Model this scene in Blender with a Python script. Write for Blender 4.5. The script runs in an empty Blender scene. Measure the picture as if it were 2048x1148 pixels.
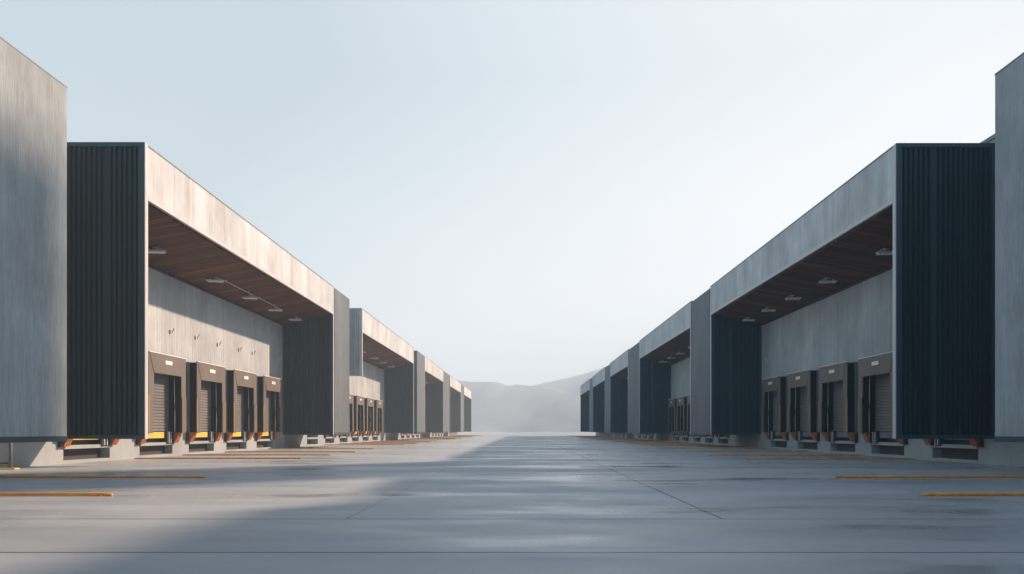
import bpy, bmesh, math, random
from mathutils import Vector, noise as mnoise
random.seed(7)
C = bpy.context.scene.collection
R = math.radians

# ------------------------------------------------------------------ numbers
W, WALL = 13.8, 17.5            # distance of the canopy fronts and of the hall walls from the middle
EYE = 1.27
TOP = 11.78                     # top of canopies and pillar blocks
LOW = 0.96                      # their underside
TOPS = {-1: 11.78, 1: 11.87}
FASCIA_LOW = 9.74
HALL = 12.1
SUN = Vector((1.0, 0.7, 0.69)).normalized()

# ------------------------------------------------------------------ node helpers
class NT:
    def __init__(s, tree): s.t = tree; s.n = tree.nodes; s.l = tree.links
    def new(s, kind, **kw):
        n = s.n.new(kind)
        for k, v in kw.items(): setattr(n, k, v)
        return n
    def put(s, sock, v):
        if isinstance(v, bpy.types.NodeSocket): s.l.new(v, sock)
        else: sock.default_value = v
    def math(s, op, a, b=0.0, c=0.0, clamp=False):
        n = s.new('ShaderNodeMath', operation=op, use_clamp=clamp)
        for i, v in enumerate((a, b, c)): s.put(n.inputs[i], v)
        return n.outputs[0]
    def pos(s):
        g = s.new('ShaderNodeNewGeometry'); x = s.new('ShaderNodeSeparateXYZ')
        s.l.new(g.outputs['Position'], x.inputs[0]); return x.outputs
    def vec(s, x, y, z):
        n = s.new('ShaderNodeCombineXYZ')
        for i, v in enumerate((x, y, z)): s.put(n.inputs[i], v)
        return n.outputs[0]
    def noise(s, v, scale=1.0, detail=4.0, rough=0.55, dist=0.0):
        n = s.new('ShaderNodeTexNoise'); s.put(n.inputs['Vector'], v)
        n.inputs['Scale'].default_value = scale; n.inputs['Detail'].default_value = detail
        n.inputs['Roughness'].default_value = rough; n.inputs['Distortion'].default_value = dist
        return n.outputs['Fac']
    def white(s, w):
        n = s.new('ShaderNodeTexWhiteNoise', noise_dimensions='1D'); s.put(n.inputs['W'], w)
        return n.outputs['Value']
    def ramp(s, f, a, b, lo=0.0, hi=1.0):
        n = s.new('ShaderNodeMapRange', clamp=True)
        for i, v in enumerate((f, a, b, lo, hi)): s.put(n.inputs[i], v)
        return n.outputs[0]
    def mix(s, f, a, b, mode='MIX'):
        n = s.new('ShaderNodeMix', data_type='RGBA', blend_type=mode)
        s.put(n.inputs[0], f)
        for i, v in ((6, a), (7, b)):
            s.put(n.inputs[i], v if isinstance(v, bpy.types.NodeSocket) else (*v, 1.0))
        return n.outputs[2]
    def bump(s, h, strength=0.3, dist=0.02):
        n = s.new('ShaderNodeBump'); n.inputs['Strength'].default_value = strength
        n.inputs['Distance'].default_value = dist; s.l.new(h, n.inputs['Height']); return n.outputs[0]

def material(name):
    m = bpy.data.materials.new(name); m.use_nodes = True
    t = NT(m.node_tree); b = t.n['Principled BSDF']
    return m, t, b

def painted(name, col, rough=0.5, metal=0.0, vary=0.18, scale=3.0, bump=0.0, spec=0.5):
    m, t, b = material(name); p = t.pos()
    v = t.vec(p[0], p[1], t.math('MULTIPLY', p[2], 0.5))
    n = t.noise(v, scale, 5.0)
    d = tuple(c * (1 - vary) for c in col); l = tuple(min(1, c * (1 + vary)) for c in col)
    t.put(b.inputs['Base Color'], t.mix(t.ramp(n, 0.3, 0.7), d, l))
    t.put(b.inputs['Roughness'], t.ramp(n, 0.3, 0.7, rough - 0.08, rough + 0.1))
    b.inputs['Metallic'].default_value = metal
    b.inputs['Specular IOR Level'].default_value = spec
    if bump: t.put(b.inputs['Normal'], t.bump(t.noise(v, scale * 12, 3.0), bump, 0.01))
    return m

def streaked(name, dark, light, stain, panel=1.2, rough=0.75, seam=0.45, stain_at=0.62, stain_mix=0.5,
             fibre=0.5, rib=0.0, bump=0.35, spec=0.35):
    """vertical-grained facade panels: fine fibres, broad water streaks, panel tint and open seams"""
    m, t, b = material(name); p = t.pos()
    a = t.math('ADD', p[0], p[1]); z = p[2]
    broad = t.noise(t.vec(t.math('MULTIPLY', a, 0.9), 0.0, t.math('MULTIPLY', z, 0.10)), 1.0, 4.0, 0.6)
    mid = t.noise(t.vec(t.math('MULTIPLY', a, 4.2), 3.0, t.math('MULTIPLY', z, 0.16)), 1.0, 5.0, 0.62)
    fine = t.noise(t.vec(t.math('MULTIPLY', a, 22.0), 7.0, t.math('MULTIPLY', z, 1.3)), 1.0, 4.0, 0.6)
    cell = t.math('DIVIDE', a, panel)
    tint = t.white(t.math('FLOOR', cell))
    f = t.math('ADD', t.math('MULTIPLY', t.ramp(mid, 0.28, 0.72), 0.42),
               t.math('ADD', t.math('MULTIPLY', t.ramp(fine, 0.3, 0.7), 0.33 * fibre / 0.5),
                      t.math('MULTIPLY', tint, 0.25)), clamp=True)
    col = t.mix(f, dark, light)
    st = t.math('MULTIPLY', t.ramp(broad, stain_at, stain_at + 0.13), t.ramp(mid, 0.32, 0.62), clamp=True)
    col = t.mix(t.math('MULTIPLY', st, stain_mix), col, stain)
    blot = t.noise(t.vec(t.math('MULTIPLY', a, 0.42), 5.0, t.math('MULTIPLY', z, 0.30)), 1.0, 5.0, 0.65)
    col = t.mix(t.ramp(blot, 0.35, 0.68, 0.42, 0.0), col, tuple(c * 0.45 for c in dark))
    fr = t.math('FRACT', cell)
    edge = t.math('MINIMUM', fr, t.math('SUBTRACT', 1.0, fr))
    line = t.ramp(edge, 0.0, 0.022 / panel, 1.0, 0.0)
    col = t.mix(t.math('MULTIPLY', line, seam), col, tuple(c * 0.25 for c in dark))
    t.put(b.inputs['Base Color'], col)
    b.inputs['Roughness'].default_value = rough
    b.inputs['Specular IOR Level'].default_value = spec
    h = t.math('ADD', t.math('MULTIPLY', fine, 0.7), t.math('MULTIPLY', mid, 0.3))
    h = t.math('SUBTRACT', h, t.math('MULTIPLY', line, 0.6))
    if rib:
        w = t.math('ABSOLUTE', t.math('SUBTRACT', t.math('FRACT', t.math('DIVIDE', a, rib)), 0.5))
        h = t.math('ADD', h, t.ramp(w, 0.12, 0.22, 0.0, 1.2))
    t.put(b.inputs['Normal'], t.bump(h, bump, 0.02))
    return m

M = {}
M['fascia'] = streaked('pale board panels', (0.385, 0.415, 0.43), (0.78, 0.83, 0.86), (0.38, 0.29, 0.235), 1.55, 0.72,
                       0.5, 0.50, 0.65, 0.5)
M['pale_block'] = streaked('rough grey render', (0.20, 0.24, 0.26), (0.43, 0.48, 0.505), (0.2, 0.2, 0.205), 40.0, 0.8, 0.0,
                           0.55, 0.45, 0.9, 0.0, 0.6)
M['shade_rib_block'] = streaked('shade darkened grey ribbed cladding', (0.080, 0.10, 0.115), (0.165, 0.19, 0.21), (0.14, 0.13, 0.12), 0.9, 0.6, 0.5,
                          0.58, 0.35, 0.5, 0.3, 0.5)  # ribbed cladding, its tone darkened to stand in for shade on these pillars
M['hall_wall'] = streaked('grey grooved wall panels', (0.275, 0.31, 0.325), (0.65, 0.70, 0.72), (0.30, 0.26, 0.235), 2.35, 0.75, 0.6,
                          0.56, 0.5, 0.5, 0.24, 0.45)
M['plinth'] = streaked('smooth concrete plinth', (0.325, 0.355, 0.37), (0.41, 0.445, 0.46), (0.25, 0.235, 0.22), 60.0, 0.85, 0.0, 0.6, 0.35, 0.3, 0.0, 0.15)
M['roof'] = painted('grey roof sheet', (0.22, 0.235, 0.24), 0.7)
M['corrugated'] = painted('dark blue corrugated metal', (0.007, 0.026, 0.035), 0.5, 0.0, 0.2, 0.6, 0, 0.3)
M['dark_trim'] = painted('dark blue trim metal', (0.020, 0.052, 0.068), 0.45, 0.0, 0.15, 0.8, 0, 0.35)
M['light_trim'] = painted('pale aluminium trim', (0.50, 0.50, 0.50), 0.45, 0.0, 0.08, 1.0)
M['shelter_grey'] = painted('blue grey frame paint', (0.12, 0.14, 0.16), 0.55)
M['black_fabric'] = painted('black reinforced fabric', (0.006, 0.006, 0.008), 0.7, 0, 0.2, 6.0, 0.05, 0.1)
M['front_fabric'] = painted('taupe grey curtain fabric', (0.102, 0.078, 0.062), 0.55, 0, 0.06, 1.2, 0.06, 0.9)
M['door'] = painted('grey steel slats', (0.165, 0.16, 0.158), 0.42, 0.0, 0.10, 0.9)
M['white'] = painted('white plastic', (0.78, 0.78, 0.76), 0.4, 0, 0.04)
M['mark'] = painted('faded grey print', (0.52, 0.47, 0.42), 0.5, 0, 0.05)
M['steel'] = painted('galvanised steel', (0.66, 0.67, 0.68), 0.35, 0.0, 0.15)
M['black_steel'] = painted('black steel', (0.014, 0.016, 0.019), 0.5)
M['pit'] = painted('pit shade colour', (0.045, 0.042, 0.042), 0.8)  # dark colour stands in for the shade inside the pits
M['yellow'] = painted('yellow lift panel paint', (0.70, 0.47, 0.07), 0.5, 0, 0.1)
M['ochre'] = painted('ochre guard strip', (0.42, 0.235, 0.075), 0.5, 0, 0.12)
M['orange'] = painted('worn orange rubber', (0.42, 0.135, 0.025), 0.55, 0, 0.4, 9.0)
M['rail'] = painted('orange yellow rail paint', (0.78, 0.30, 0.022), 0.45, 0, 0.25, 2.5)
M['lens'] = painted('frosted lamp lens', (0.78, 0.75, 0.70), 0.25, 0, 0.05)

def make_soffit():
    m, t, b = material('dark brown soffit boards'); p = t.pos()
    pw = 0.145
    cell = t.math('DIVIDE', p[1], pw); idx = t.math('FLOOR', cell)
    r1 = t.white(idx)
    grain = t.noise(t.vec(t.math('MULTIPLY', p[0], 0.7), t.math('MULTIPLY', p[1], 26.0), t.math('MULTIPLY', r1, 40.0)), 1.0, 5.0, 0.6)
    patch = t.noise(t.vec(t.math('MULTIPLY', p[0], 0.5), t.math('MULTIPLY', p[1], 0.9), 1.0), 1.0, 2.0)
    f = t.math('ADD', t.math('MULTIPLY', r1, 0.55), t.math('MULTIPLY', t.ramp(grain, 0.3, 0.7), 0.45))
    col = t.mix(f, (0.032, 0.012, 0.007), (0.165, 0.062, 0.030))
    red = t.math('MULTIPLY', t.ramp(r1, 0.72, 0.95), t.ramp(patch, 0.42, 0.62), clamp=True)
    col = t.mix(red, col, (0.28, 0.080, 0.024))
    fr = t.math('FRACT', cell); edge = t.math('MINIMUM', fr, t.math('SUBTRACT', 1.0, fr))
    line = t.ramp(edge, 0.0, 0.07, 1.0, 0.0)
    col = t.mix(line, col, (0.008, 0.005, 0.004))
    t.put(b.inputs['Base Color'], col)
    b.inputs['Roughness'].default_value = 0.6; b.inputs['Specular IOR Level'].default_value = 0.15
    h = t.math('SUBTRACT', t.math('MULTIPLY', grain, 0.3), line)
    t.put(b.inputs['Normal'], t.bump(h, 0.5, 0.01))
    return m
M['soffit'] = make_soffit()

def make_ground():
    m, t, b = material('power floated concrete'); p = t.pos(); x, y = p[0], p[1]
    broad = t.noise(t.vec(t.math('MULTIPLY', x, 0.055), t.math('MULTIPLY', y, 0.11), 0.0), 1.0, 4.0, 0.5)
    streak = t.noise(t.vec(t.math('MULTIPLY', x, 0.13), t.math('MULTIPLY', y, 0.62), 4.0), 1.0, 5.0, 0.55)
    wet = t.noise(t.vec(t.math('MULTIPLY', x, 0.09), t.math('MULTIPLY', y, 0.30), 9.0), 1.0, 4.0, 0.6)
    brush = t.noise(t.vec(t.math('MULTIPLY', x, 42.0), t.math('MULTIPLY', y, 1.8), 2.0), 1.0, 3.0, 0.6)
    grain = t.noise(t.vec(x, y, 0.0), 26.0, 4.0, 0.7)
    f = t.math('ADD', t.math('MULTIPLY', t.ramp(broad, 0.3, 0.7), 0.45),
               t.math('ADD', t.math('MULTIPLY', t.ramp(streak, 0.3, 0.7), 0.4), t.math('MULTIPLY', grain, 0.15)))
    col = t.mix(f, (0.235, 0.275, 0.295), (0.495, 0.52, 0.53))
    stain = t.noise(t.vec(t.math('MULTIPLY', x, 0.10), t.math('MULTIPLY', y, 0.27), 21.0), 1.0, 5.0, 0.55)
    col = t.mix(t.ramp(stain, 0.44, 0.70, 0.0, 0.40), col, (0.145, 0.18, 0.21))
    # saw-cut joints: two across near the camera, the lane joints beyond the first
    def joint(v, at, w): return t.ramp(t.math('ABSOLUTE', t.math('SUBTRACT', v, at)), w * 0.5, w, 1.0, 0.0)
    beyond = t.ramp(y, 9.98, 10.06)
    near = t.ramp(y, 7.26, 7.30, 1.0, 0.0)
    j = t.math('MAXIMUM', joint(y, 10.05, 0.034), joint(y, 7.29, 0.034))
    j = t.math('MAXIMUM', j, t.math('MULTIPLY', t.math('MAXIMUM', joint(x, 2.87, 0.034), t.math('MULTIPLY', joint(x, -2.53, 0.034), 0.3)), beyond))
    # faint slab tints either side of the joints
    slab = t.white(t.math('ADD', t.ramp(x, 2.86, 2.88, 0.0, 3.0), t.math('ADD', t.ramp(x, -2.54, -2.52, 0.0, 5.0),
                   t.math('ADD', t.ramp(y, 10.04, 10.06, 0.0, 11.0), t.ramp(y, 7.28, 7.30, 0.0, 17.0)))))
    col = t.mix(t.math('MULTIPLY', slab, 0.10), col, (0.12, 0.13, 0.14))
    col = t.mix(t.math('MULTIPLY', j, 0.9), col, (0.035, 0.04, 0.045))
    t.put(b.inputs['Base Color'], col)
    gloss = t.noise(t.vec(t.math('MULTIPLY', x, 0.16), t.math('MULTIPLY', y, 0.42), 27.0), 1.0, 3.0, 0.6)
    rgh = t.math('ADD', t.ramp(wet, 0.42, 0.64, 0.62, 0.36), t.ramp(gloss, 0.48, 0.62, 0.0, -0.26))
    t.put(b.inputs['Roughness'], t.math('ADD', rgh, t.math('MULTIPLY', t.math('SUBTRACT', brush, 0.5), 0.12)))
    b.inputs['Specular IOR Level'].default_value = 0.4
    h = t.math('ADD', t.math('MULTIPLY', brush, 0.5), t.math('MULTIPLY', grain, 0.4))
    h = t.math('SUBTRACT', h, t.math('MULTIPLY', j, 1.5))
    t.put(b.inputs['Normal'], t.bump(h, 0.22, 0.006))
    return m
M['ground'] = make_ground()

def make_hill():
    m, t, b = material('dry hillside scrub'); p = t.pos()
    n = t.noise(t.vec(p[0], p[1], p[2]), 0.03, 6.0, 0.6)
    t.put(b.inputs['Base Color'], t.mix(t.ramp(n, 0.35, 0.65), (0.15, 0.165, 0.17), (0.24, 0.25, 0.25)))
    b.inputs['Roughness'].default_value = 0.95; b.inputs['Specular IOR Level'].default_value = 0.1
    return m
M['hill'] = make_hill()

# ------------------------------------------------------------------ mesh helpers
class MB:
    def __init__(s, side=1): s.v = []; s.f = []; s.m = []; s.side = side
    def poly(s, pts, faces, mi=0):
        o = len(s.v); s.v += [(p[0] * s.side, p[1], p[2]) for p in pts]
        s.f += [tuple(i + o for i in f) for f in faces]; s.m += [mi] * len(faces); return s
    def box(s, x0, x1, y0, y1, z0, z1, mi=0):
        x0, x1 = min(x0, x1), max(x0, x1); y0, y1 = min(y0, y1), max(y0, y1)
        return s.poly([(x0,y0,z0),(x1,y0,z0),(x1,y1,z0),(x0,y1,z0),(x0,y0,z1),(x1,y0,z1),(x1,y1,z1),(x0,y1,z1)],
                      [(0,3,2,1),(4,5,6,7),(0,1,5,4),(1,2,6,5),(2,3,7,6),(3,0,4,7)], mi)
    def prism(s, pts, axis, a, b, mi=0):
        """pts: outline in the two other axes (kept in x,y,z order), extruded along axis from a to b"""
        n = len(pts)
        def at(p, c):
            q = list(p); q.insert('xyz'.index(axis), c); return tuple(q)
        return s.poly([at(p, a) for p in pts] + [at(p, b) for p in pts],
                      [tuple(range(n))[::-1], tuple(range(n, 2 * n))] + [(i, (i+1) % n, n + (i+1) % n, n + i) for i in range(n)], mi)
    def tube(s, pts, r, n=8, mi=0):
        pts = [Vector(p) for p in pts]; rings = []; o = []
        for i, p in enumerate(pts):
            d = (pts[min(i+1, len(pts)-1)] - pts[max(i-1, 0)]).normalized()
            u = d.cross(Vector((0, 0, 1)))
            if u.length < 0.01: u = d.cross(Vector((0, 1, 0)))
            u.normalize(); w = d.cross(u)
            o += [tuple(p + (u * math.cos(2*math.pi*k/n) + w * math.sin(2*math.pi*k/n)) * r) for k in range(n)]
        L = len(pts); f = []
        for i in range(L - 1):
            for k in range(n):
                f.append((i*n+k, i*n+(k+1) % n, (i+1)*n+(k+1) % n, (i+1)*n+k))
        f += [tuple(range(n))[::-1], tuple((L-1)*n + k for k in range(n))]
        return s.poly(o, f, mi)
    def build(s, name, mats, parent=None, bevel=0.0, smooth=False):
        me = bpy.data.meshes.new(name); me.from_pydata(s.v, [], s.f)
        mats = mats if isinstance(mats, (list, tuple)) else [mats]
        for m in mats: me.materials.append(M[m])
        for p, mi in zip(me.polygons, s.m): p.material_index = mi; p.use_smooth = smooth
        bm = bmesh.new(); bm.from_mesh(me); bmesh.ops.recalc_face_normals(bm, faces=bm.faces); bm.to_mesh(me); bm.free()
        o = bpy.data.objects.new(name, me); C.objects.link(o)
        if parent is not None: o.parent = parent
        if bevel:
            b = o.modifiers.new('edge', 'BEVEL'); b.width = bevel; b.segments = 2; b.limit_method = 'ANGLE'; b.angle_limit = R(50)
        return o

def tag(o, label=None, cat=None, group=None, kind=None):
    if label: o['label'] = label
    if cat: o['category'] = cat
    if group: o['group'] = group
    if kind: o['kind'] = kind
    return o
def empty(name, loc):
    o = bpy.data.objects.new(name, None); o.empty_display_size = 0.3; C.objects.link(o); o.location = loc; return o
def copy_tree(o, parent=None):
    c = o.copy(); C.objects.link(c)
    if parent is not None: c.parent = parent
    for ch in list(o.children): copy_tree(ch, c)
    return c

# ------------------------------------------------------------------ layout of the two rows
ROW = {-1: 'sunlit row', 1: 'shaded row'}
BAYS = {-1: [(-9.0, 14.6), (25.6, 51.2), (60.2, 88.8), (98.8, 122.0), (132.9, 156.7), (164.9, 189.0)],
         1: [(-9.0, 12.6), (25.9, 51.4), (57.4, 82.6), (91.4, 110.3), (117.2, 137.7), (143.8, 166.5)]}
BLOCKS = {-1: [(14.8, 21.2), (51.4, 55.8), (91.6, 98.6), (122.2, 132.0), (156.9, 164.0)],
          1: [(12.8, 20.44), (51.6, 57.2), (82.8, 91.2), (110.5, 117.0), (137.9, 143.6)]}
DOCKS = {-1: [[3.2], [28.1, 33.4, 38.1, 42.75, 47.45], [63.4, 68.3, 73.1, 77.9, 83.2 - 0.3], [102.0, 106.8, 111.6, 116.4],
              [136.4, 141.2, 146.0, 150.8], [168.6, 173.4, 178.2, 183.0]],
         1: [[3.2], [28.3, 33.5, 38.2, 42.9, 47.7], [60.9, 65.5, 70.2, 75.0, 79.4], [95.0, 99.8, 104.6],
             [120.8, 125.6, 130.4], [147.4, 152.2, 157.0]]}
BAYNAME = ['camera bay', 'nearest bay', 'second bay', 'third bay', 'fourth bay', 'farthest bay']
ORD = ['first', 'second', 'third', 'fourth', 'fifth', 'sixth']

# ------------------------------------------------------------------ ground, hills, air
g = MB().box(-900, 900, -120, 1250, -0.5, 0.0).build('ground', 'ground'); tag(g, kind='structure')

def interp(tab, x):
    if x <= tab[0][0]: return tab[0][1]
    for (a, b), (c, d) in zip(tab, tab[1:]):
        if x <= c:
            u = (x - a) / (c - a); u = u * u * (3 - 2 * u) * 0.5 + u * 0.5
            return b + (d - b) * u
    return tab[-1][1]
def hill(tab, Y, half, seed):
    tab = [((px - 1045) / 1400 * Y, (861 - py) / 1400 * Y + EYE) for px, py in tab]
    x0, x1 = tab[0][0], tab[-1][0]; nx, ny = 150, 34; v = []; f = []
    for j in range(ny + 1):
        q = -1 + 2 * j / ny
        for i in range(nx + 1):
            x = x0 + (x1 - x0) * i / nx
            prof = math.cos(q * math.pi / 2) ** 1.5
            k = mnoise.fractal(Vector((x * 0.0085 + seed, q * 2.2, 0)), 1.0, 2.0, 5)
            h = interp(tab, x + q * 33 * mnoise.noise(Vector((x * 0.005, q, seed))))
            z = h * prof * (1 + 0.22 * k * (1 - prof)) - 0.4
            v.append((x, Y + q * half, z))
    for j in range(ny):
        for i in range(nx):
            a = j * (nx + 1) + i; f.append((a, a + 1, a + nx + 2, a + nx + 1))
    o = MB().poly(v, f).build('hill', 'hill', smooth=True); tag(o, kind='structure'); return o
hill([(560, 790), (700, 748), (800, 754), (870, 756), (912, 760), (950, 763.5), (992, 763.5), (1018, 771), (1036, 768.5),
      (1058, 771.5), (1085, 771), (1110, 775), (1160, 794), (1230, 826), (1300, 861)], 700, 160, 3.1)
hill([(960, 861), (1010, 800), (1050, 776), (1070, 770), (1100, 763), (1130, 757), (1160, 750), (1190, 741), (1220, 730),
      (1290, 716), (1400, 706), (1560, 720), (1800, 790)], 910, 190, 8.7)

# ------------------------------------------------------------------ halls behind the bays
def make_hall(s):
    y0, y1 = -14.0, BAYS[s][-1][1] + 0.5
    root = empty('warehouse_hall', (0, 0, 0))
    if s < 0: lab = 'long grey warehouse hall with a grooved wall behind the sunlit bays'
    else: lab = 'long grey warehouse hall with a grooved wall behind the shaded bays'
    tag(root, lab, 'warehouse', 'warehouse halls')
    docks = sorted(y for bay in DOCKS[s] for y in bay)
    holes = sorted(docks + ([58.2] if s < 0 else []))
    wl = MB(s); T = WALL + 0.42
    wl.box(WALL, T, y0, y1, 4.12, HALL)
    edge = y0
    for d in docks:
        wl.box(WALL, T, edge, d - 1.27, 1.2, 4.12); edge = d + 1.27
    wl.box(WALL, T, edge, y1, 1.2, 4.12)
    wl.build('back_wall', 'hall_wall', root)
    pl = MB(s); F = WALL - 0.05
    pl.box(F, WALL + 1.4, y0, y1, 0.0, 0.12)
    edge = y0
    for d in holes:
        pl.box(F, WALL + 1.3, edge, d - 1.5, 0.12, 1.2)
        pl.box(F - 0.04, WALL + 1.3, d - 1.5, d + 1.5, 0.56, 0.70)
        pl.box(WALL + 1.0, WALL + 1.3, d - 1.5, d + 1.5, 0.12, 0.56)
        pl.box(WALL + 0.9, WALL + 1.3, d - 1.5, d + 1.5, 0.70, 1.2)
        edge = d + 1.5
    pl.box(F, WALL + 1.3, edge, y1, 0.12, 1.2)
    pl.build('plinth', 'plinth', root)
    rf = MB(s)
    rf.box(WALL - 0.06, WALL + 0.6, y0, y1, HALL, HALL + 0.14)
    rf.box(WALL + 0.6, 40, y0, y1, HALL - 0.5, HALL - 0.3)
    rf.build('roof', 'roof', root)
    sh = MB(s)
    sh.box(T, 39.6, y0, y0 + 0.3, 0, HALL - 0.5); sh.box(T, 39.6, y1 - 0.3, y1, 0, HALL - 0.5)
    sh.box(39.6, 40, y0, y1, 0, HALL - 0.5); sh.box(WALL + 1.4, 39.6, y0 + 0.3, y1 - 0.3, 1.0, 1.2)
    sh.build('outer_wall', 'hall_wall', root)

# ------------------------------------------------------------------ loading canopies
def corrugated(mb, xa, xb, y0, y1, z0, z1, pitch=0.182, amp=0.10):
    """ribbed sheet: ribs on the face towards -y"""
    n = max(2, round((xb - xa) / pitch)); p = (xb - xa) / n; out = []
    for i in range(n):
        x = xa + i * p
        if i == n // 3: out += [(x, y0 + amp), (x + p * 0.96, y0 + amp * 0.3)]; continue
        out += [(x, y0 + amp), (x + p * 0.46, y0 + amp), (x + p * 0.56, y0), (x + p * 0.90, y0)]
    out += [(xb, y0 + amp), (xb, y1), (xa, y1)]
    k = len(out)
    mb.poly([(a, b, z0) for a, b in out] + [(a, b, z1) for a, b in out],
            [tuple(range(k)), tuple(range(k, 2 * k))] + [(i, (i + 1) % k, k + (i + 1) % k, k + i) for i in range(k)])

def soffit_z(x): return FASCIA_LOW - 0.04 - (abs(x) - W) / (WALL - W) * 0.68

def end_wall(root, s, y, low, skin='corrugated'):
    TOP = TOPS[s]
    w = MB(s); corrugated(w, W + 0.24, WALL - 0.12, y, y + 0.15, low + 0.14, TOP - 0.13)
    o = w.build('end_wall', skin, root)
    t = MB(s)
    t.box(W + 0.012, W + 0.24, y - 0.03, y + 0.165, low + 0.14, TOP - 0.13)
    t.box(WALL - 0.12, WALL - 0.003, y - 0.03, y + 0.165, low + 0.14, TOP - 0.13)
    t.box(W + 0.012, WALL - 0.003, y - 0.035, y + 0.17, TOP - 0.13, TOP + 0.03)
    t.box(W + 0.012, WALL - 0.003, y - 0.035, y + 0.17, low, low + 0.14)
    t.build('wall_trim', 'dark_trim' if skin == 'corrugated' else skin, o, 0.012)
    e = MB(s); e.box(W - 0.02, W + 0.012, y - 0.028, y + 0.162, low + 0.004, TOP)
    e.build('edge_strip', 'light_trim', o)

def make_canopy(s, k):
    y0, y1 = BAYS[s][k]; TOP = TOPS[s]
    root = empty('loading_canopy', (0, 0, 0))
    desc = {-1: 'canopy of pale sunlit boards with corrugated end walls',
            1: 'canopy of dull grey boards with corrugated end walls'}[s]
    tag(root, f'{desc}, {BAYNAME[k]} of the {ROW[s]}', 'loading canopy', 'canopies along the yard')
    near_low = 5.95 if (s, k) == (-1, 2) else LOW
    end_wall(root, s, y0, near_low, 'hall_wall' if near_low > LOW else 'corrugated')
    end_wall(root, s, y1 - 0.17, LOW)
    a, b = y0 + 0.172, y1 - 0.208
    fa = MB(s).box(W, W + 0.28, a, b, FASCIA_LOW + 0.17, TOP - 0.05).build('fascia', 'fascia', root)
    MB(s).box(W - 0.02, W + 0.3, a, b, TOP - 0.05, TOP).build('cap_strip', 'roof', fa)
    MB(s).box(W - 0.025, W + 0.10, a, b, FASCIA_LOW, FASCIA_LOW + 0.155).build('bottom_strip', 'light_trim', fa)
    x0, x1 = W + 0.16, WALL - 0.004
    z0, z1 = soffit_z(x0), soffit_z(x1)
    MB(s).prism([(x0, z0), (x1, z1), (x1, z1 + 0.12), (x0, z0 + 0.12)], 'y', a, b).build('soffit', 'soffit', root)
    MB(s).box(W + 0.28, WALL - 0.065, a, b, TOP - 0.45, TOP - 0.25).build('roof', 'roof', root)
    MB(s).box(WALL - 0.10, WALL - 0.003, a, b, z1 - 0.10, z1 - 0.004).build('wall_strip', 'black_steel', root)

def make_block(s, k):
    y0, y1 = BLOCKS[s][k]; TOP = 11.66 if k == 0 else 11.72
    root = empty('pillar_block', (0, 0, 0))
    if k == 0:
        lab = ('tall pale grey pillar block cut off by the edge, its top sunlit' if s < 0 else
               'tall grey pillar block cut off by the edge beside the shaded row, all in shade')
    else:
        lab = f'grey ribbed pillar block just beyond the {BAYNAME[k]} of the {ROW[s]}'
    tag(root, lab, 'pillar block', 'pillar blocks between the bays')
    MB(s).box(W - 0.01, WALL - 0.004, y0, y1, LOW + 0.13, TOP - 0.02).build('shaft', 'pale_block' if k == 0 else 'shade_rib_block', root, 0.02)
    MB(s).box(W - 0.02, WALL - 0.003, y0 - 0.01, y1 + 0.01, LOW - 0.02, LOW + 0.13).build('base_trim', 'dark_trim', root)
    MB(s).box(W - 0.015, WALL - 0.003, y0 - 0.005, y1 + 0.005, TOP - 0.02, TOP + 0.02).build('cap', 'roof', root)

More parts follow.
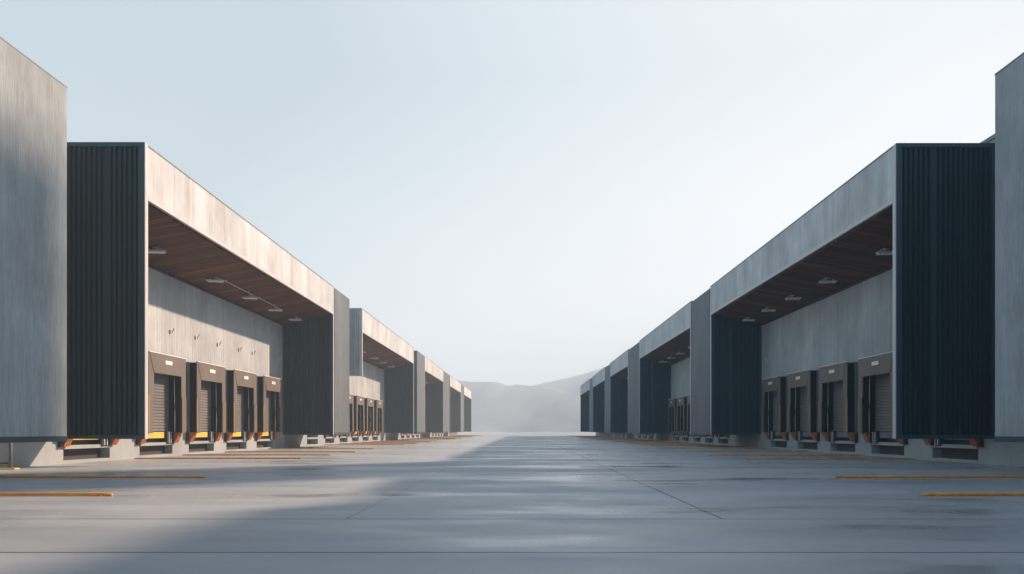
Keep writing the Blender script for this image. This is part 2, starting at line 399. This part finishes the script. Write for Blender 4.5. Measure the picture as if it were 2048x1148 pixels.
# ------------------------------------------------------------------ loading docks
def make_dock(s):
    """origin on the ground under the door; u = distance out of the wall"""
    root = empty('loading_dock', (0, 0, 0))
    def B(): return MB(-s)
    H0, H1 = 1.2, 4.86
    f = B().box(0, 0.2, -1.74, -1.33, H0, H1 - 0.02).box(0, 0.2, 1.33, 1.74, H0, H1 - 0.02).box(0, 0.2, -1.33, 1.33, 4.20, H1 - 0.02)
    f.build('shelter_frame', 'shelter_grey', root, 0.01)
    for e in (-1, 1):
        B().box(0.2, 0.56, e * 1.28, e * 1.72, H0 - 0.03, H1 - 0.05).build('side_cover', 'black_fabric', root, 0.03)
        B().box(-0.02, 0.2, e * 1.25, e * 1.325, H0 + 0.002, 4.19).build('jamb_lining', 'black_fabric', root)
    B().box(0.2, 0.56, -1.28, 1.28, 4.02, H1 - 0.05).build('top_cover', 'black_fabric', root, 0.02)
    B().box(-0.02, 0.2, -1.25, 1.25, 4.06, 4.12).build('head_lining', 'black_fabric', root)
    for e in (-1, 1):
        B().prism([(e * 1.75, H0 - 0.06), (e * 1.75, H1 - 0.06), (e * 1.69, H1), (e * 1.29, H1), (e * 1.29, 2.95),
                   (e * 1.37, 2.86), (e * 1.37, H0 - 0.06)], 'x', 0.56, 0.60).build('side_curtain', 'front_fabric', root, 0.008)
        B().box(0.566, 0.612, e * 1.755, e * 1.70, H0 + 0.02, 2.90).build('edge_guard', 'ochre', root, 0.006)
    B().prism([(-1.70, H1 - 0.012), (1.70, H1 - 0.012), (1.31, 3.93), (-1.31, 3.93)], 'x', 0.602, 0.618).build('head_curtain', 'front_fabric', root, 0.005)
    B().box(0.53, 0.626, -1.72, 1.72, H1 - 0.01, H1 + 0.022).build('piping', 'white', root)
    pm = B().box(0.620, 0.640, -0.32, 0.32, 4.40, 4.58)
    pl = pm.build('number_plate', 'white', root, 0.006)
    B().box(0.641, 0.643, -0.03, 0.04, 4.44, 4.54).build('plate_print', 'mark', pl)
    # roller door
    pts = []; z = 1.21; u = -0.06; pitch = 0.145
    while z < 4.16:
        pts += [(u, z), (u + 0.035, z + 0.03), (u + 0.035, z + pitch - 0.035), (u, z + pitch - 0.008)]; z += pitch
    pts = pts + [(u - 0.05, z), (u - 0.05, 1.21)]
    k = len(pts)
    d = B(); d.poly([(a, -1.33, b) for a, b in pts] + [(a, 1.33, b) for a, b in pts],
                    [tuple(range(k)), tuple(range(k, 2 * k))] + [(i, (i+1) % k, k + (i+1) % k, k + i) for i in range(k)])
    door = d.build('roller_door', 'door', root)
    B().box(-0.02, 0.04, -1.08, -0.94, 1.62, 1.68).box(-0.02, 0.03, -1.03, -0.99, 1.55, 1.75).build('handle', 'white', door, 0.008)
    B().tube([(0.30, 1.18, 4.1), (0.31, 1.17, 3.4), (0.33, 1.15, 2.7), (0.35, 1.13, 2.2), (0.34, 1.15, 1.7), (0.33, 1.16, 1.2)], 0.014, 6).build('pull_cord', 'steel', root, 0, True)
    # leveller below the door
    B().box(-0.42, -0.34, -1.49, 1.49, 0.125, 0.555).build('pit_shade_panel', 'pit', root)  # dark panel paints the shade at the back of the pit
    B().box(-0.10, 0.02, -1.42, 0.78, 0.90, 1.19).build('lift_panel', 'yellow' if s < 0 else 'shelter_grey', root, 0.01)
    B().box(-0.45, -0.25, -1.48, 1.48, 0.71, 1.19).box(-0.24, 0.0, -1.48, 0.78, 1.192, 1.199).build('leveller_deck', 'black_steel', root)
    for e, w in ((0.90, 0.10), (1.12, 0.07)):
        pb = B().box(-0.02, 0.14, e - w, e + w, 0.62, 1.24).build('guide_post', 'black_steel', root, 0.01)
        B().box(0.141, 0.155, e + w - 0.05, e + w - 0.01, 0.66, 1.20).build('guide_strip', 'steel', pb)
    for e in (-1, 1):
        bm = B(); c = e * 1.56
        for j in range(3):
            a = c - 0.18 + j * 0.125
            bm.prism([(0.052, 1.17), (0.42, 1.17), (0.40, 1.02), (0.22, 0.66), (0.052, 0.66)], 'y', a, a + 0.105)
        bm.box(0.052, 0.18, c - 0.17, c + 0.17, 0.70, 1.15)
        bo = bm.build('bumper', 'orange', root, 0.012)
        B().box(0.05, 0.20, c - 0.27, c - 0.19, 0.64, 1.16).build('bumper_plate', 'black_steel', bo, 0.006)
    return root

def place_docks(s):
    proto = None
    for k, bay in enumerate(DOCKS[s]):
        for i, y in enumerate(bay):
            if proto is None: proto = make_dock(s); o = proto
            else: o = copy_tree(proto)
            o.location = (s * WALL, y, 0)
            n = len(bay)
            if n == 1: where = f'lone dock shelter in the {BAYNAME[k]} of the {ROW[s]}'
            else:
                look = 'taupe fronted' if s < 0 else 'dark'
                if i == 0: where = f'{look} dock shelter behind the near end wall, {BAYNAME[k]} of the {ROW[s]}'
                elif i == n - 1: where = f'{look} dock shelter beside far corrugated wall, {BAYNAME[k]} of the {ROW[s]}'
                else: where = f'{look} dock shelter, {ORD[i]} from the near end, {BAYNAME[k]} of the {ROW[s]}'
            tag(o, where, 'dock shelter', f'dock shelters of the {ROW[s]}')

# ------------------------------------------------------------------ lamps, conduit, posts and rails
def make_floodlight(s):
    root = empty('floodlight', (0, 0, 0))
    B = MB(-s)
    B.prism([(-0.42, -0.13), (0.26, -0.13), (0.40, -0.20), (0.40, -0.245), (-0.42, -0.215)], 'y', -0.17, 0.17)
    B.build('housing', 'steel', root, 0.012)
    l = MB(-s); l.box(-0.38, 0.22, -0.14, 0.14, -0.232, -0.2155); l.build('lens', 'lens', root)
    b = MB(-s); b.box(-0.30, -0.24, -0.04, 0.04, -0.13, 0.04); b.box(0.06, 0.12, -0.04, 0.04, -0.13, 0.02)
    b.box(-0.34, 0.16, -0.06, 0.06, -0.02, 0.03)
    b.build('bracket', 'steel', root, 0.006)
    a = MB(-s); a.prism([(0.22, -0.12), (0.46, -0.20), (0.46, -0.15), (0.28, -0.05), (0.22, -0.06)], 'y', -0.10, 0.10)
    a.build('driver_box', 'steel', root, 0.01)
    return root
LIGHTS = {0: [2.0], 1: [30.6, 36.6, 41.3, 45.5, 49.5], 2: [63.5, 70.0, 76.0, 81.0, 85.8], 3: [103.0, 109.0, 115.5], 4: [138.0, 146.0, 152.5], 5: [170.0, 178.0, 184.0]}
def place_lights(s):
    proto = None; x = W * 1.165
    for k in range(1, 6):
        y0, y1 = BAYS[s][k]; l0, l1 = BAYS[-1][k]
        ys = [y0 + (y - l0) * (y1 - y0) / (l1 - l0) for y in LIGHTS[k]]
        for i, y in enumerate(ys):
            if proto is None: proto = make_floodlight(s); o = proto
            else: o = copy_tree(proto)
            o.location = (s * x, y, soffit_z(x))
            tag(o, f'silver soffit floodlight, {ORD[i]} from the near end, {BAYNAME[k]} of the {ROW[s]}',
                'floodlight', 'floodlights under the canopies')
        if k == 1 and s < 0:
            z = soffit_z(x - 0.25)
            c = MB(s).tube([(x - 0.25, ys[1] + 0.1, z - 0.10), (x - 0.25, ys[2] - 0.1, z - 0.10)], 0.018, 6)
            c.tube([(x - 0.25, ys[2] + 0.1, z - 0.10), (x - 0.25, ys[3] - 0.1, z - 0.10)], 0.018, 6)
            for yy in (ys[1] + 0.8, ys[2] - 0.8, ys[2] + 0.8, ys[3] - 0.8): c.box(x - 0.27, x - 0.23, yy - 0.02, yy + 0.02, z - 0.10, z + 0.02)
            co = c.build('conduit', 'steel')
            tag(co, f'thin conduit linking the floodlights under the {BAYNAME[k]} of the {ROW[s]}', 'conduit')

def make_wall_lamp(s):
    root = empty('wall_lamp', (0, 0, 0))
    MB(-s).box(0, 0.03, -0.06, 0.06, -0.10, 0.10).build('back_plate', 'steel', root, 0.005)
    MB(-s).tube([(0.02, 0, 0.02), (0.12, 0.02, 0.05), (0.20, 0.04, 0.09)], 0.015, 6).build('arm', 'steel', root, 0, True)
    MB(-s).prism([(0.06, -0.10), (0.12, -0.11), (0.24, 0.12), (0.17, 0.14)], 'y', -0.045, 0.045).build('lamp_head', 'steel', root, 0.012)
    return root
def place_wall_lamps():
    proto = None
    for i, (y, z) in enumerate([(34.8, 6.22), (37.5, 6.28), (40.2, 6.25), (43.2, 6.30), (45.4, 6.32), (50.0, 6.36)]):
        if proto is None: proto = make_wall_lamp(-1); o = proto
        else: o = copy_tree(proto)
        o.location = (-WALL, y, z)
        if i == 5: lab = 'small wall lamp in the shaded corner beside the dark corrugated wall, sunlit row'
        else: lab = f'small angled wall lamp on the sunlit wall, {ORD[i]} from the near end'
        tag(o, lab, 'wall lamp', 'wall lamps above the sunlit docks')
    o = make_wall_lamp(1); o.location = (WALL, 49.9, 6.3)
    tag(o, 'small wall lamp beside the dark corrugated wall in the nearest bay of the shaded row', 'wall lamp')

def make_rail(s, y, x_in, x_out, n):
    root = empty('wheel_guide', (s * x_in, y, 0))
    L = x_out - x_in
    t = MB(s)
    pts = [(0.0, 0, 0.012), (0.05, 0, 0.026), (0.16, 0, 0.036), (L * 0.5, 0, 0.037), (L - 0.16, 0, 0.036), (L - 0.05, 0, 0.026), (L, 0, 0.012)]
    t.tube(pts, 0.029, 10); t.build('bar', 'rail', root, 0, True)
    nf = 5
    for i in range(nf):
        x = 0.3 + (L - 0.6) * i / (nf - 1)
        MB(s).box(x - 0.06, x + 0.06, -0.05, 0.05, 0.0, 0.012).build('foot', 'rail', root)
    words = ['nearest', 'second nearest', 'third nearest', 'fourth nearest', 'fifth nearest', 'sixth nearest', 'seventh nearest', 'eighth nearest',
             'ninth nearest', 'tenth nearest', 'eleventh nearest', 'twelfth nearest', 'thirteenth nearest', 'fourteenth nearest', 'fifteenth nearest',
             'sixteenth nearest', 'seventeenth nearest', 'eighteenth nearest', 'nineteenth nearest', 'twentieth nearest']
    lit = 'orange wheel guide rail' if s < 0 else 'rusty orange wheel guide rail'
    w = words[n] if n < 20 else ['twenty first', 'twenty second', 'twenty third', 'twenty fourth', 'twenty fifth', 'twenty sixth', 'twenty seventh', 'twenty eighth', 'twenty ninth', 'thirtieth', 'thirty first', 'thirty second'][n - 20] + ' nearest'
    tag(root, f'{lit} before the {ROW[s]}, {w} to the camera', 'wheel guide', f'wheel guides before the {ROW[s]}')
def place_rails(s):
    near = {-1: [(13.57, 7.95, 17.2), (18.75, 8.5, 17.2), (31.2, 9.85, 17.3), (35.6, 9.75, 17.3), (40.7, 9.7, 17.3), (47.6, 10.1, 17.3)],
             1: [(13.57, 7.75, 17.2), (18.75, 8.35, 17.2), (30.7, 9.8, 17.25), (35.6, 9.5, 17.3), (42.2, 9.8, 17.3), (50.0, 10.1, 17.3)]}[s]
    rails = list(near)
    for k in range(2, 6):
        bay = DOCKS[s][k]
        for a in bay: rails.append((a - 2.35, 10.3 + random.uniform(-0.3, 0.5), 17.3))
        rails.append((bay[-1] + 2.35, 10.4, 17.3))
    for n, (y, a, b) in enumerate(rails): make_rail(s, y, a, b, n)

def make_post():
    root = empty('steel_post', (-16.75, 22.9, 0))
    MB().tube([(0, 0, 0.05), (0, 0, LOW + 0.4)], 0.055, 14).build('pole', 'shelter_grey', root, 0, True)
    MB().box(-0.5, 0.22, -0.12, 0.12, 0, 0.045).build('foot_plate', 'yellow', root, 0.01)
    MB().tube([(-0.45, 0.0, 0.20), (0, 0, 0.20)], 0.03, 8).build('cross_bar', 'black_steel', root, 0, True)
    tag(root, 'slim grey steel post on a yellow foot plate below the pale pillar block', 'post')

# tower added out of view to throw shade across the near pillar block
def make_tower():
    root = empty('added_shade_tower', (0, 0, 0))
    MB().box(46, 51, 57.0, 63.3, 0, 50.45).build('shaft', 'hall_wall', root)
    MB().box(45.9, 51.1, 56.9, 63.35, 50.45, 50.7).build('cap', 'roof', root)
    w = MB()
    for i in range(12): w.box(45.94, 46.0, 59.5, 60.7, 4 + i * 3.9, 5.8 + i * 3.9)
    w.build('added_tower_window', 'black_steel', root)
    tag(root, 'tall grey tower added unseen behind the shaded row to cast shade', 'tower')

for s in (-1, 1):
    make_hall(s)
    for k in range(6): make_canopy(s, k)
    for k in range(5): make_block(s, k)
    place_docks(s); place_lights(s); place_rails(s)
place_wall_lamps(); make_post(); make_tower()
rp = empty('added_shadow_box', (0, 0, 0))  # unseen roof box, added to shape the shadow on the ground
MB().box(21, 25, 17.0, 29.0, HALL - 0.3, 17.6).box(21, 25, 29.0, 31.0, HALL - 0.3, 16.7).build('housing', 'roof', rp)
MB().box(20.94, 21, 19, 27, 14.2, 16.6).build('shadow_box_louvre', 'black_steel', rp)
tag(rp, 'grey box added on the shaded hall roof to shape the ground shadow', 'roof shadow box')

# ------------------------------------------------------------------ air
HAZE, HAZE_COL = 0.0015, (0.74, 0.89, 1.0)
hz = MB().box(-905, 905, -125, 1255, -1.5, 112).build('haze', 'roof')
hm = bpy.data.materials.new('pale morning air'); hm.use_nodes = True
hn = hm.node_tree.nodes; hn.clear()
ho = hn.new('ShaderNodeOutputMaterial'); hv = hn.new('ShaderNodeVolumePrincipled')
hv.inputs['Color'].default_value = (*HAZE_COL, 1); hv.inputs['Density'].default_value = HAZE; hv.inputs['Anisotropy'].default_value = 0.0
hm.node_tree.links.new(hv.outputs[0], ho.inputs['Volume'])
hz.data.materials.clear(); hz.data.materials.append(hm); tag(hz, kind='stuff')

# ------------------------------------------------------------------ light
VEIL, CLEAR = (0.172, 0.41, 0.245), 0.90
sl = bpy.data.lights.new('sun', 'SUN'); sl.energy = 5.0; sl.angle = R(1.5); sl.color = (1.0, 0.715, 0.53)
so = bpy.data.objects.new('sun', sl); C.objects.link(so); so.rotation_euler = SUN.to_track_quat('Z', 'Y').to_euler()
EL = math.asin(SUN.z); AZ = math.atan2(SUN.x, SUN.y)
wd = bpy.data.worlds.new('World'); bpy.context.scene.world = wd; wd.use_nodes = True
t = NT(wd.node_tree); bg = t.n['Background']
sky = t.new('ShaderNodeTexSky', sky_type='NISHITA'); sky.sun_disc = False
sky.sun_elevation = EL; sky.sun_rotation = AZ; sky.air_density = 1.0; sky.dust_density = 1.0; sky.ozone_density = 1.5
# thin morning veil: pale towards the sun and the horizon, the clear sky showing through higher up
tc = t.new('ShaderNodeTexCoord'); sp = t.new('ShaderNodeSeparateXYZ'); t.l.new(tc.outputs['Generated'], sp.inputs[0])
dt = t.new('ShaderNodeVectorMath', operation='DOT_PRODUCT'); t.l.new(tc.outputs['Generated'], dt.inputs[0]); dt.inputs[1].default_value = SUN
zz = t.math('MAXIMUM', sp.outputs[2], 0.0)
veil = t.math('ADD', t.math('MULTIPLY_ADD', dt.outputs['Value'], VEIL[1], VEIL[0]),
              t.math('MULTIPLY', t.ramp(zz, 0.0, 0.45, 1.0, 0.0), VEIL[2]))
wisp = t.noise(t.vec(t.math('MULTIPLY', sp.outputs[0], 1.6), t.math('MULTIPLY', sp.outputs[1], 1.2), t.math('MULTIPLY', zz, 5.0)), 1.2, 4.0, 0.5, 0.4)
veil = t.math('MULTIPLY', t.math('MAXIMUM', veil, 0.37), t.math('MULTIPLY_ADD', wisp, 0.10, 0.95))
tint = t.mix(t.ramp(veil, 0.33, 0.58), (0.79, 1.0, 1.12), (0.985, 1.0, 1.02))
tint = t.mix(t.ramp(dt.outputs['Value'], 0.22, -0.30), tint, (0.56, 0.99, 1.26))
vc = t.new('ShaderNodeVectorMath', operation='SCALE'); t.l.new(tint, vc.inputs[0]); t.l.new(t.math('MULTIPLY', veil, 10.0), vc.inputs['Scale'])
clear = t.new('ShaderNodeVectorMath', operation='SCALE'); t.l.new(sky.outputs[0], clear.inputs[0]); clear.inputs['Scale'].default_value = CLEAR
t.l.new(t.mix(t.ramp(zz, 0.53, 0.82), vc.outputs[0], clear.outputs[0]), bg.inputs['Color'])
bg.inputs['Strength'].default_value = 0.1

# ------------------------------------------------------------------ camera
cam = bpy.data.cameras.new('camera'); co = bpy.data.objects.new('camera', cam); C.objects.link(co)
co.location = (0, 0, EYE); co.rotation_euler = (R(90), 0, 0)
cam.sensor_width = 36; cam.lens = 1400 / 2048 * 36; cam.shift_x = -21 / 2048; cam.shift_y = 287 / 2048
cam.clip_start = 0.05; cam.clip_end = 3000
sc = bpy.context.scene; sc.camera = co
sc.render.engine = 'CYCLES'
sc.view_settings.view_transform = 'Standard'; sc.view_settings.look = 'None'; sc.view_settings.gamma = 1.0
sc.view_settings.exposure = 0.85
sc.cycles.use_denoising = True
sc.cycles.max_bounces = 8; sc.cycles.diffuse_bounces = 4; sc.cycles.volume_bounces = 1
